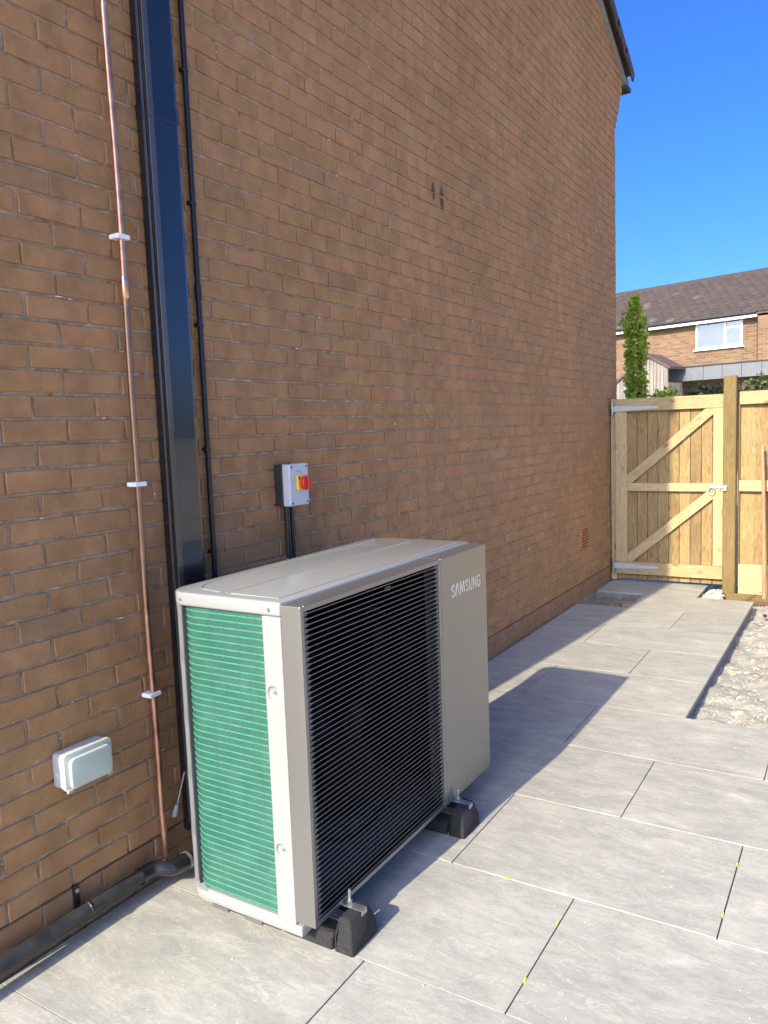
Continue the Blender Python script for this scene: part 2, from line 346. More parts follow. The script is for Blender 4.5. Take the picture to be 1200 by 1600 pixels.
def rrect(x0, x1, y0, y1, r, seg=6, corners=(1,1,1,1)):
    out = []
    for i, (cx, cy, a) in enumerate(((x0+r, y0+r, 180), (x1-r, y0+r, 270), (x1-r, y1-r, 0), (x0+r, y1-r, 90))):
        if not corners[i]:
            out.append(((x0, y0), (x1, y0), (x1, y1), (x0, y1))[i]); continue
        for k in range(seg+1):
            t = math.radians(a+90*k/seg); out.append((cx+r*math.cos(t), cy+r*math.sin(t)))
    return out
def disc(c, r, n=14): return [(c[0]+r*math.cos(2*math.pi*k/n), c[1]+r*math.sin(2*math.pi*k/n)) for k in range(n)]
PL = {}
def plank(name, parent, c, L, w, t, mat, rot=None, bevel=.003):
    """a board: local x = width, y = thickness, z = length"""
    key = (name, round(L,3), round(w,3), round(t,3), mat.name)
    if key not in PL: PL[key] = MB().box(-w/2, w/2, -t/2, t/2, -L/2, L/2).mesh(name, mat, bevel, seg=1)
    return link(bpy.data.objects.new(name, PL[key]), parent, c, rot)

# ------------------------------------------------------------------ ground
g = MB(); g.box(-900, 900, -900, 2500, -.5, -.16); tag(g.obj('ground', M['ground']), 'bare earth stretching out beyond the garden', None, kind='structure')

# dry dirt bed beside the path
def dirt_patch(x0, x1, y0, y1, step, base):
    mb = MB(); nx = int((x1-x0)/step); ny = int((y1-y0)/step)
    for j in range(ny+1):
        for i in range(nx+1):
            x = x0+(x1-x0)*i/nx; y = y0+(y1-y0)*j/ny
            z = base + .05*noise.noise((x*1.7, y*1.7, 3)) + .03*noise.noise((x*6, y*6, 8)) + .020*noise.noise((x*19, y*19, 1)) + .014*noise.noise((x*45, y*45, 1))
            mb.v.append((x, y, z))
    mb.f = [(j*(nx+1)+i, j*(nx+1)+i+1, (j+1)*(nx+1)+i+1, (j+1)*(nx+1)+i) for j in range(ny) for i in range(nx)]
    return mb
o = dirt_patch(1.30, 4.6, 1.78, 5.6, .024, -.085).obj('dirt_bed', M['dirt'], smooth=True)
tag(o, kind='structure')
def lump(mb, c, r, tint=None):
    pts = []
    ph = random.random()*9
    bm = bmesh.new(); bmesh.ops.create_icosphere(bm, subdivisions=1, radius=1)
    k = len(mb.v); sx, sy, sz = random.uniform(.7,1.3), random.uniform(.7,1.3), random.uniform(.5,.9)
    for v in bm.verts:
        d = 1+.45*noise.noise(v.co*1.3+Vector((ph, ph*2, 0)))
        mb.v.append((c[0]+r*sx*v.co.x*d, c[1]+r*sy*v.co.y*d, c[2]+r*sz*v.co.z*d))
    mb.f += [tuple(k+v.index for v in f.verts) for f in bm.faces]; bm.free()
rb = MB()
for i in range(3800):
    x = 1.42+abs(random.gauss(0, .9)); y = random.uniform(1.9, 5.1)
    if x > 4.4: continue
    r = random.choice([.002, .003, .003, .004, .005, .006, .009, .015 if random.random() < .3 else .004])
    z = -.085 + .05*noise.noise((x*1.7, y*1.7, 3)) + .03*noise.noise((x*6, y*6, 8))
    lump(rb, (x, y, z+r*.1), r*.85)
tag(rb.obj('rubble', M['rubble']), 'pale limestone crumbs scattered over the dry dirt bed', 'rubble', kind='stuff')
rb = MB()
for i in range(70):
    lump(rb, (random.uniform(.93, 1.06), random.uniform(4.92, 5.32), -.03+random.uniform(-.02, .02)), random.uniform(.012, .032))
tag(rb.obj('stone_chippings', M['rubble']), 'pile of white stone chippings at the foot of the gate post', 'chippings', kind='stuff')

# ------------------------------------------------------------------ paving
pav = MB()
def patch(x0, x1, y0, y1): 
    pav.box(x0, x1, y0, y1, -.15, -.021)
patch(0.0, 1.352, 1.85, 4.24); patch(.46, 1.352, 4.243, 4.85); patch(0.0, .895, 4.853, 5.44); patch(0.0, 4.3, -3.6, 1.847)
paving = pav.obj('paving', M['bed']); tag(paving, kind='structure')
pit = dirt_patch(-.01, .52, 4.22, 4.87, .03, -.085).obj('paving_bed_hole', M['bed'], smooth=True); tag(pit, kind='structure')
rows = [-3.58,-2.975,-2.375,-1.772,-1.17,-.57,.025,.632,1.24,1.85,2.463,3.06,3.652,4.241,4.851,5.446]
offs = [.45,.90,.45,.90,.45,.90,.45,.892,.442,.90,.45,.91,.44,.91,.45,.90]
offs = {0:.45,1:.90,2:.45,3:.45,4:.90,5:.45,6:.892,7:.442,8:.90,9:.45,10:.91,11:.44,12:.91,13:.45,14:.90}
SL = {}
def slab(x0, x1, y0, y1):
    w, d = x1-x0, y1-y0; key = (round(w, 2), round(d, 2))
    if key not in SL: SL[key] = MB().box(-w/2, w/2, -d/2, d/2, -.02, 0).mesh('slab', M['slab'], .0009, seg=1)
    link(bpy.data.objects.new('slab', SL[key]), paving, ((x0+x1)/2, (y0+y1)/2, random.uniform(-.0008, .0008)))
for i in range(len(rows)-1):
    y0, y1 = rows[i]+.0018, rows[i+1]-.0018
    xr = 4.28 if i <= 8 else (1.362 if i < 14 else .90)
    x0 = .012; x = offs[i]
    while x0 < xr-.05:
        x1 = min(x, xr)
        if xr-x1 < .06: x1 = xr
        if not (i == 13 and x0 < .1): slab(x0+.002 if x0 > .1 else x0, x1-.002 if x1 < xr else x1, y0, y1)
        x0 = x1; x = x1+.9
cr = MB()
for i in range(150):
    x = random.uniform(.2, 2.6); y = random.uniform(-1.6, 4.2)
    if y > 1.8 and x > 1.3: continue
    lump(cr, (x, y, .0015), random.choice([.0015, .002, .002, .003, .004]))
tag(cr.obj('slab_crumbs', M['rubble']), 'tiny pale crumbs of mortar scattered on the paving slabs', 'crumbs', kind='stuff')
# yellow spacers left in the joints
for x, y, c in ((1.11,.025,'the long joint in front of the unit'), (1.345,-.13,'a cross joint of the patio'), (1.349,-.42,'a cross joint of the patio'), (1.79,.49,'a cross joint of the patio'), (1.79,.16,'a cross joint of the patio')):
    b = MB(); b.prism([(-.008,-.0015),(-.003,-.0028),(.003,-.0028),(.008,-.0015),(.008,.0015),(.003,.0028),(-.003,.0028),(-.008,.0015)], XY('z'), -.01, .0025)
    b.obj('tile_spacer', M['yellow'], None, loc=(x, y, 0), rot=(0,0,0 if c[2] == 'l' or 'long' in c else math.pi/2))
for o in [o for o in C.objects if o.name.startswith('tile_spacer')]:
    tag(o, 'small yellow plastic spacer stuck in a joint between paving slabs', 'spacer', 'yellow spacers in the paving joints')

# ------------------------------------------------------------------ the near house: gable wall of brick
house = empty('brick_house', (-3, 2.2, 0), 'brown brick house with a tall windowless gable wall and tiled roof', 'house')
YA, YB, EAVE, SLOPE, YR = -1.35, 5.625, 4.93, .49, 1.2
def verge(y): return EAVE + SLOPE*(5.93-y) if y > YR else EAVE + SLOPE*(5.93-YR) - SLOPE*(YR-y)
core = MB()
cp = [(YA+.006, -.3), (YB-.006, -.3), (YB-.006, verge(YB)), (YR, verge(YR)), (YA+.006, verge(YA))]
core.prism(cp, XY('x'), -6.0, -.0065)
core.obj('wall', M['mortar'], house)
BR = {}
def brick_geo(w, h, rnd, tint):
    """brick lying along y, front at x=0, centre origin; slightly uneven arrises"""
    j = lambda a: rnd.uniform(-a, a)
    def ring(i):
        u = [-1, -.35, .35, 1, 1, 1, .35, -.35, -1, -1]; q = [-1, -1, -1, -1, 0, 1, 1, 1, 1, 0]
        return [((w/2-i)*a_+j(.0017), (h/2-i)*c_+j(.0017)) for a_, c_ in zip(u, q)]
    fr = ring(.0026); md = ring(0)
    k = 10
    v = [(j(.0010), p, q) for p, q in fr] + [(-.0035, p, q) for p, q in md] + [(-.02, p, q) for p, q in md]
    f = [tuple(range(k))] + [(i, i+k, (i+1)%k+k, (i+1)%k) for i in range(k)] + [(i+k, i+2*k, (i+1)%k+2*k, (i+1)%k+k) for i in range(k)]
    return v, f, tint
rnd = random.Random(3)
def tint_val():
    t = rnd.random()
    return min(1, max(0, rnd.gauss(.52, .2))) if t < .9 else rnd.random()
bl = []
for m_ in range(-2, 80):
    z0 = .15+.075*m_; z1 = z0+.075
    ext = 0
    if z0 > 4.40: ext = .042*math.floor((z0-4.40)/.075+1)
    ye = YB+min(ext, .26)
    y = YA; k = 0
    off = 0 if m_ % 2 == 0 else .5
    n0 = -5.5 if m_ % 2 == 0 else -5.5
    edges = [YA]; q = math.floor(YA/.225)
    e = (q+off)*.225
    while e < ye-.03:
        if e > YA+.05: edges.append(e)
        e += .225
    edges.append(ye)
    for a, b_ in zip(edges, edges[1:]):
        if max(z1, z1) > min(verge(a), verge(b_))-.01 and not (b_ > 5.5 and z1 < EAVE+.1): 
            if z0 > max(verge(a), verge(b_))-.05: continue
        bl.append(((a+b_)/2, (z0+z1)/2, b_-a-.010, .065, m_))
sizes = []
for i, (y, z, w, h, m_) in enumerate(bl):
    px, py, d = project((0, y, z))
    vis = d > .2 and -30 < px < 1215 and -20 < py < 1560
    # bricks hidden behind the unit come after those in plain view
    hid = 300 < px < 745 and 880 < py < 1500
    sizes.append((-(1e6/d**2*abs(math.cos(YAW)) if vis else 0)*(0.01 if hid else 1), i))
front = set(i for _, i in sorted(sizes)[:296])
rest = MB()
VAR = {}
for i, (y, z, w, h, m_) in enumerate(bl):
    dx = rnd.uniform(-.0016, .0016); dz = rnd.uniform(-.001, .001); dy = rnd.uniform(-.0012, .0012)
    if i in front:
        key = (round(w, 2), rnd.randrange(18))
        if key not in VAR:
            v, f, t = brick_geo(key[0] if abs(key[0]-w) > .006 else w, h, rnd, tint_val()); mb = MB(); mb.add(v, f, t); VAR[key] = mb.mesh('brick', M['brick'])
        link(bpy.data.objects.new('brick', VAR[key]), house, (dx, y+dy, z+dz), (rnd.uniform(-.004,.004), 0, rnd.uniform(-.005,.005)))
    else:
        v, f, t = brick_geo(w, h, rnd, tint_val()); rest.add([(a+dx, b_+y+dy, c+z+dz) for a, b_, c in v], f, t)
tag(rest.obj('brickwork', M['brick'], house), kind='stuff')
# damp course
MB().box(-.012, -.0035, YA+.01, YB-.01, .1462, .1535).obj('damp_course', M['twig'], house)
# lime flecks caught on the joints
fl = MB()
for i in range(520):
    mm = random.randrange(2, 62); y = random.uniform(YA+.05, 5.4); z = .15+.075*mm+random.gauss(0, .0022)
    if random.random() < .2:
        y = (round(y/.225)+(.5 if mm % 2 else 0))*.225; z += .0375+random.uniform(-.02, .02)
    if z > verge(y)-.2: continue
    if noise.noise((y*.9, z*.9, 5)) < -.12: continue
    kk = len(fl.v); vert = abs((z-.15)/.075-round((z-.15)/.075)) > .2; rr = random.choice([.0015, .002, .002, .003, .004])
    lump(fl, (-.0015, y, z), rr); st = random.uniform(1, 3.2)
    fl.v[kk:] = [(a, y+(b-y)*(1 if vert else st), z+(c-z)*(st if vert else .8)) for a, b, c in fl.v[kk:]]
tag(fl.obj('lime_flecks', M['fleck'], house), kind='stuff')
# air brick
ab = MB(); ab.box(-.01, .006, 4.40, 4.615, .452, .648)
for s in range(6): pass
a_o = ab.obj('air_brick', M['terracotta'], house, .003)
for s in range(7): MB().box(.0062, .0075, 4.42, 4.595, .466+s*.0255, .466+s*.0255+.007).obj('vent_slot', M['dark'], a_o)
# roof with verge tiles and gutter
roof = MB()
for ys, ye in ((YR, 6.02), (YR, -1.63)):
    zz0, zz1 = verge(YR)+.03, verge(ye)+.03
    poly = [(ys, zz0), (ye, zz1), (ye, zz1+.05), (ys, zz0+.05)]
    roof.prism(poly, XY('x'), -6.2, .03)
ro = roof.obj('roof', M['tile'], house)
uc = MB(); uc.prism([(YR, verge(YR)-.002), (5.98, verge(5.98)-.002), (5.98, verge(5.98)+.026), (YR, verge(YR)+.026)], XY('x'), -.15, .036); uc.obj('undercloak', M['undercloak'], ro)
th = math.atan(SLOPE)
for side in (1, -1):
    for k in range(14):
        d0 = k*.31
        yy = 5.97-d0*math.cos(th) if side > 0 else -1.65+d0*math.cos(th)
        if (yy-YR)*side < .1: break
        L = .36
        t_ = MB(); t_.box(-.30, .105, -L, 0, 0, .016); t_.box(.085, .1055, -L, 0, -.085, 0)
        t_.obj('verge_tile', M['tile'], ro, .004, loc=(0, yy, verge(yy)+.085+.004), rot=(-th-.035, 0, 0) if side > 0 else (th+.035-math.pi*0, 0, 0)) if side > 0 else None
gu = MB()
arc = [( .058*math.cos(math.radians(a)), .058*math.sin(math.radians(a))) for a in range(180, 361, 20)]
gu.prism(arc + [(x*.93, y*.93) for x, y in arc[::-1]], XY('x'), -6, .05); gu.prism(arc, XY('x'), .046, .052)
gu.obj('gutter', M['gutter'], ro, loc=(0, 5.985, 4.905))

# ------------------------------------------------------------------ pipes and boxes on the wall
cp_ = empty('copper_pipe', (.04, -.557, 0), 'thin copper pipe running down the brick wall beside the wide black trunking', 'pipe')
pts = [(.030+.002*math.sin(i*.9), -.548+.003*math.sin(i*.55+.3), .1+i*.15) for i in range(37)]
pts[0] = (.036, -.544, .085)
MB().tube(pts, .0108, 14).obj('pipe', M['copper'], cp_, smooth=True)
MB().tube([(.030,-.546,2.045),(.030,-.546,2.05),(.030,-.546,2.08),(.030,-.546,2.085),(.030,-.546,2.115),(.030,-.546,2.12)], [.0115,.0135,.0135,.0135,.0135,.0115], 16).obj('coupler', M['bright_copper'], cp_, smooth=True)
for z in (2.245, 1.425, .685, 3.4, 4.5):
    c = MB(); c.box(.0, .046, -.573, -.521, z-.008, z+.008)
    co = c.obj('clip', M['clip'], cp_, .004)
tr = empty('trunking', (0, -.36, 0), 'wide glossy black plastic trunking cover running up the brick wall', 'trunking')
prof = [(.0,-.420),(.030,-.420),(.034,-.414),(.045,-.414),(.049,-.420),(.058,-.420),(.072,-.405),(.074,-.31),(.071,-.298),(0,-.296)]
def trunk(z0, z1, g=0.0):
    b = MB(); b.prism([(x+g*(1 if x > 0 else 0), y-(g if y < -.36 else -g)) for x, y in prof], XY('z'), z0, z1); return b
trunk(.12, 2.685).obj('cover', M['black'], tr, .0025); trunk(2.69, 5.3).obj('cover', M['black'], tr, .0025)
trunk(2.66, 2.71, .0022).obj('joint_strip', M['black'], tr, .0015)
cd2 = empty('conduit', (.03, -.205, 0), 'thin black round conduit clipped to the bricks right beside the wide trunking', 'conduit')
MB().tube([(.017,-.193,z) for z in (.6, 1.9, 3.0, 5.3)], .0105, 12).obj('pipe', M['matt_black'], cd2, smooth=True)
for z in (2.897, 2.433, 1.993, 1.53, 1.14, 3.4, 3.9):
    MB().box(.0, .022, -.209, -.177, z-.007, z+.007).obj('clip', M['matt_black'], cd2, .003)
MB().tube([(.017,-.193,1.99+.1),(.017,-.193,2.14)], .0128, 12).obj('coupler', M['matt_black'], cd2, smooth=True)
# isolator switch
sw = empty('isolator_switch', (0, .27, 1.36), 'grey wall box with a red rotary knob on a yellow plate', 'switch')
MB().box(0, .045, .209, .337, 1.272, 1.448).obj('back_box', M['charcoal'], sw, .004)
MB().box(.0455, .086, .2075, .3385, 1.2705, 1.4495).obj('cover', M['grey_box'], sw, .005)
pl = MB().box(.0862, .096, .250, .316, 1.338, 1.400).obj('plate', M['yellow'], sw, .003)
MB().prism(disc((.292, 1.366), .030, 24), XY('x'), .0962, .116).obj('knob', M['red'], sw, .003)
MB().box(.117, .124, .286, .298, 1.340, 1.392).obj('knob_grip', M['red'], sw, .002)
MB().prism(disc((.258, 1.389), .006, 10), XY('x'), .0961, .0975).obj('lock_hole', M['charcoal'], sw)
MB().box(.0862, .0868, .252, .292, 1.413, 1.421).obj('name_strip', M['socket_side'], sw)
for y, z in ((.222,1.437),(.324,1.437),(.222,1.283),(.324,1.283)):
    MB().prism(disc((y, z), .0052, 8), XY('x'), .0860, .0872).obj('screw', M['charcoal'], sw)
for y, r in ((.252, .0125), (.286, .0095)):
    cb = empty('cable_conduit', (.03, y, .5)); tag(cb, ('thicker' if r > .01 else 'thinner')+' of two black conduits dropping from the isolator switch', 'conduit', 'black conduits under the isolator')
    MB().tube([(.026, y, z) for z in (.45, .9, 1.2715)], r, 12).obj('pipe', M['matt_black'], cb, smooth=True)
    MB().box(0, .03, y-r-.004, y+r+.004, 1.03, 1.045).obj('saddle', M['zinc'], cb, .001)
# weatherproof socket
so = empty('outdoor_socket', (0, -.85, .5), 'grey weatherproof double socket with a closed lid low on the brick wall', 'socket')
MB().prism(rrect(-.937, -.762, .498, .612, .014), XY('x'), 0, .034).obj('back_box', M['socket_side'], so, .003, True)
MB().prism(rrect(-.938, -.761, .497, .613, .014), XY('x'), .0342, .048).obj('rim', M['socket_side'], so, .003, True)
MB().prism(rrect(-.940, -.759, .495, .615, .015), XY('x'), .0482, .062).obj('lid_frame', M['socket'], so, .003, True)
MB().prism(rrect(-.926, -.768, .500, .600, .02), XY('x'), .0622, .074).obj('lid', M['socket'], so, .006, True, seg=3)
for y in (-.927, -.776): MB().box(.0622, .070, y-.010, y+.010, .494, .504).obj('latch', M['socket_side'], so, .002)
MB().prism(disc((.022, .545), .010, 12), XY('y'), -.9376, -.9366).obj('knockout', M['socket'], so)
# waste pipe along the foot of the wall
wp = empty('waste_pipe', (.05, -.9, 0), 'dusty black waste pipe along the foot of the brick wall', 'pipe')
MB().tube([(.046, y, .078) for y in (-1.9, -1.4, -.9, -.66)], .024, 20).obj('pipe', M['worn_black'], wp, smooth=True)
bend = [(.046,-.675,.078),(.046,-.64,.078)] + [(.046+.035*(1-math.cos(t)), -.64+.045*math.sin(t), .076) for t in (.4,.8,1.2)] + [(.095,-.575,.072),(.102,-.53,.07),(.104,-.50,.07)]
MB().tube(bend, [.029,.029,.029,.0285,.0285,.0285,.030,.030], 20).obj('elbow', M['black'], wp, smooth=True)
MB().tube([(.104,-.51,.07),(.106,-.2,.066),(.106,.3,.06)], .024, 18).obj('pipe', M['worn_black'], wp, smooth=True)
MB().tube([(.103,-.515,.07),(.1035,-.505,.07)], .032, 20).obj('ring_seal', M['zinc'], wp, smooth=True)
br = MB(); br.tube([(.046+.026*math.cos(t), -.885, .078+.026*math.sin(t)) for t in [i*.35 for i in range(10)]], .004, 6); br.box(0, .010, -.905, -.885, .075, .155)
bo = br.obj('bracket', M['matt_black'], wp); MB().prism(disc((-.895, .138), .007, 8), XY('x'), .0102, .014).obj('screw', M['zinc'], bo)
# little spring toggle hanging by the trunking
tg = empty('cable_tie_bolt', (.06, -.46, .3), 'thin steel bolt hanging against the wall between copper pipe and unit', 'bolt')
MB().tube([(.03,-.475,.235),(.045,-.44,.36)], .003, 6).obj('rod', M['zinc'], tg); MB().tube([(.026,-.485,.205),(.031,-.473,.245)], [.010,.007], 8).obj('anchor', M['socket_side'], tg)

# ------------------------------------------------------------------ heat pump unit
X0, XB, XF, Y0, Y1 = .228, .705, .780, -.645, .635
hp = empty('heat_pump', (.5, 0, .1), 'large grey heat pump with black slatted front and green film over its side coil', 'heat pump')
RC = .085
def plan(x0, x1, y0, y1, r): return rrect(x0, x1, y0, y1, r, 8, (1,0,0,1))
bp = MB(); bp.prism(plan(X0+.004, XB+.02, Y0+.003, Y1-.003, RC), XY('z'), .056, .091); bpo = bp.obj('base_pan', M['white'], hp, .004, True)
for x in (.36, .50): MB().box(x, x+.07, Y0-.004, Y0+.01, .050, .060).obj('base_tab', M['panel'], bpo)
MB().prism(plan(X0, XB, Y0, Y1, RC), XY('z'), 1.046, 1.090).obj('top_cover', M['white'], hp, .008, True, seg=3)
# raised ribs pressed in the top
def rib(pts): MB().tube(pts, .0042, 8).obj('top_rib', M['white'], hp, smooth=True)
zt = 1.0882
rib([(X0+.05, .55, zt), (X0+.05, -.45, zt)] + [(X0+.05+.07*(1-math.cos(t)), -.45-.13*math.sin(t), zt) for t in (.3,.6,.9,1.2,1.5)] + [(.43, -.595, zt)])
rib([(.455, -.595, zt), (.455, .56, zt)]); rib([(.475, -.60, zt), (.665, -.60, zt), (.665, .58, zt)])
# side posts, near end
post = MB().box(.633, XB, Y0, Y0+.03, .0915, 1.0455).obj('corner_post', M['white'], hp, .004)
cut = MB()
for z in (.813, .321):
    rings = [(.0235, -.002), (.0225, .0), (.019, .006), (.012, .0095), (.004, .0105)]
    cut.tube([(.664, Y0+d, z) for r, d in rings], [r for r, d in rings], 24)
co2 = link(bpy.data.objects.new('cutter', cut.mesh('cutter', M['white'])), None)
bm_o = post.modifiers.new('b', 'BOOLEAN'); bm_o.object = co2; bm_o.operation = 'DIFFERENCE'; bm_o.solver = 'EXACT'
dg = bpy.context.evaluated_depsgraph_get(); dg.update()
nm_ = bpy.data.meshes.new_from_object(post.evaluated_get(dg)); post.modifiers.clear(); post.data = nm_; bpy.data.objects.remove(co2)
dp = MB()
for z in (.813, .321):
    MB().tube([(.664,Y0+.011,z),(.664,Y0+.004,z)], [.007,.005], 10).obj('screw', M['zinc'], post, smooth=True)
for x, z in ((.661, 1.065), (.30, 1.066)):
    MB().tube([(x,Y0-.0005 if x > .4 else Y0+.004,z),(x,Y0-.004 if x > .4 else Y0-.001,z)], [.007,.005], 10).obj('screw', M['zinc'], hp, smooth=True)
MB().box(.34, .633, Y0+.002, Y0+.02, .0915, .103).obj('lower_lip', M['white'], hp)
# coil with green film: flat side running round the back corner
def coil_path(inset, n=9):
    xc, yc, r = X0+.118, Y0+.105, .105-inset
    p = [(.640, Y0+inset), (.50, Y0+inset), (xc+.03, Y0+inset)]
    for k in range(n+1):
        t = math.radians(270-90*k/n); p.append((xc+r*math.cos(t), yc+r*math.sin(t)))
    p.append((X0+.013+inset, .2)); p.append((X0+.013+inset, .60))
    return p
film = MB(); P = coil_path(.014)
for z0, z1 in ((.0925, 1.0455),):
    for (a, b), (c, d) in zip(P, P[1:]): film.add([(a,b,z0),(c,d,z0),(c,d,z1),(a,b,z1)], [(0,1,2,3)])
bm_ = film.mesh('coil', M['film'], smooth=True)
co_ = link(bpy.data.objects.new('coil', bm_), hp)
P2 = coil_path(.0125)
# stop just past the corner: beyond it the film wraps plain round the back
P2 = P2[:13]
RM = MB()
for j, (a, b) in enumerate(P2): pass
def ridge_mesh():
    v = []; f = []
    for j, (a, b) in enumerate(P2):
        p0 = Vector(P2[max(j-1, 0)]); p1 = Vector(P2[min(j+1, len(P2)-1)]); t = (p1-p0).normalized(); nrm = Vector((t.y, -t.x))
        if nrm.dot(Vector((a-.5, b))) < 0: nrm = -nrm
        for off, dz in ((-.001,-.0026), (.0010,-.0012), (.0010,.0012), (-.001,.0026)): v.append((a+nrm.x*off, b+nrm.y*off, dz))
    for j in range(len(P2)-1):
        for k in range(3): f.append((j*4+k, (j+1)*4+k, (j+1)*4+k+1, j*4+k+1))
    mb = MB(); mb.add(v, f); return mb.mesh('coil_ridge', M['fin'], smooth=True)
rm = ridge_mesh()
for k in range(43): link(bpy.data.objects.new('coil_ridge', rm), co_, (0, random.uniform(-.0005, .0005), .1085+k*.02195), (random.uniform(-.0008,.0008), random.uniform(-.002, .002), 0))
# dark plate added behind the back strip as shade in the gap
MB().prism([(X0+.022, Y0+.046), (X0+.052, Y0+.025), (X0+.060, Y0+.045), (X0+.03, Y0+.08)], XY('z'), .0925, 1.0455).obj('gap_shade_plate', M['charcoal'], hp)
# scalloped white strip at the back corner
def strip():
    n = 60; L, Rr = [], []
    for i in range(n+1):
        t = i/n; z = .060+(1.047-.060)*t
        s = .5+.5*math.cos(2*math.pi*(t*5+.02)); bul = max(0, s)**6
        L.append((-.007-.016*bul, z)); Rr.append((.011-.006*bul+.008*max(0, (abs(t-.5)-.44)/.06), z))
    poly = L+Rr[::-1]; v = []; f = []
    ca, sa = math.cos(math.radians(-38)), math.sin(math.radians(-38))
    for h in (0, .012):
        for i in range(n+1):
            for (u, z) in (L[i], Rr[i]): v.append((X0+.018+u*ca-h*sa*-1*0+h*.5, Y0+.036+u*sa+h*.86, z))
    m = 2*(n+1)
    for i in range(n):
        a = 2*i; f += [(a, a+1, a+3, a+2), (m+a, m+a+2, m+a+3, m+a+1), (a, a+2, m+a+2, m+a), (a+1, m+a+1, m+a+3, a+3)]
    b = MB(); b.add(v, f); return b
strip().obj('guard_strip', M['white'], hp, smooth=True)
# far end and back
MB().box(X0+.06, XB, Y1-.02, Y1, .0915, 1.0455).obj('end_panel', M['white'], hp, .003)
MB().box(X0+.03, X0+.05, .20, Y1-.01, .0915, 1.0455).obj('back_panel', M['white'], hp)
# inner dark box behind the slats
inn = MB(); inn.add([(XB-.012, Y0+.01, .11), (XB-.012, .215, .11), (XB-.012, .215, 1.07), (XB-.012, Y0+.01, 1.07)], [(0,1,2,3)])
MB().box(.30, .31, Y0+.03, .415, .1, 1.04).obj('inner_wall', M['dark'], hp)
MB().box(.31, .70, .42, .43, .1, 1.04).obj('partition', M['dark'], hp)
MB().prism(disc((-.215, .58), .07, 20), XY('x'), .52, .66).obj('fan_hub', M['fan'], hp, .01, True)
for k in range(3):
    b = MB(); a0 = k*2*math.pi/3
    pts = []
    for i in range(7):
        t = a0+i*.16
        for r, dx in ((.07, 0), (.24, .0), (.36, .0)): pts.append((.56+.015*i+.02*(r > .1), -.215+r*math.cos(t+r*.6), .58+r*math.sin(t+r*.6)))
    f = [(i*3+q, i*3+q+1, (i+1)*3+q+1, (i+1)*3+q) for i in range(6) for q in range(2)]
    b.add(pts, f); b.obj('fan_blade', M['fan'], hp, smooth=True)
MB().tube([(.672, -.215+.39*math.cos(t), .58+.39*math.sin(t)) for t in [i*math.pi/16 for i in range(33)]], .008, 6, False).obj('fan_ring', M['fan'], hp, smooth=True)
for x, y0_, y1_, z0, z1 in ((.64, .04, .075, .985, 1.0),): MB().box(x, x+.006, y0_, y1_, z0, z1).obj('sunlight_patch', M['stone'], hp)  # pale plate added as a patch of sunlight inside, seen between the slats
# front panel: bezel, slats, plain right part
GY0, GY1, GZ0, GZ1 = -.640, .219, .104, 1.083
fr = MB(); fr.box(XB+.001, XF, Y0-.001, GY0+.010, GZ0, GZ1)
fp = fr.obj('front_bezel', M['panel'], hp, .002)
MB().box(XB+.001, XF, GY0+.0105, GY1, 1.066, GZ1).obj('bezel_top', M['panel'], hp, .002)
MB().box(XB+.03, XF, GY0+.0105, GY1, GZ0, .119).obj('bezel_bottom', M['panel'], hp, .002)
MB().box(XF-.010, XF, .203, GY1, .1195, 1.0655).obj('bezel_end', M['panel'], hp, .0015)
MB().box(XB+.001, XF, GY1+.003, Y1, GZ0, GZ1).obj('front_panel', M['panel'], hp, .003)
ns = 56; pitch = (1.066-.119)/ns
def slat_mesh():
    hw, e = .0016, pitch/2-.0001
    yl, yr = GY0+.0107, .2027
    poly = [(yl, -e), (yl+.010, -e*.8), (yl+.024, -hw*1.3), (yl+.034, -hw), (yr-.05, -hw), (yr-.03, -hw*1.4), (yr-.012, -e*.82), (yr, -e)]
    v = []; 
    for x, s in ((XF-.003, 1.0), (XF-.009, .8)):
        for y, z in poly: v += [(x if s == 1 else (XF-.009), y, z*s), (x, y, -z*s)]
    n = len(poly); f = []
    for i in range(n-1):
        a = 2*i
        f += [(a, a+2, a+3, a+1), (2*n+a, 2*n+a+1, 2*n+a+3, 2*n+a+2), (a, 2*n+a, 2*n+a+2, a+2), (a+1, a+3, 2*n+a+3, 2*n+a+1)]
    f += [(0,1,2*n+1,2*n), (2*n-2, 4*n-2, 4*n-1, 2*n-1)]
    mb = MB(); mb.add(v, f); me = mb.mesh('slat', [M['slatm'], M['dark']])
    for p in me.polygons: p.material_index = 0 if p.normal.x > .6 else 1  # all but the grey fronts near-black: shade between slats put into the colour
    return me
sm = slat_mesh()
for k in range(ns): link(bpy.data.objects.new('slat', sm), hp, (0, 0, .119+pitch*(k+.5)))
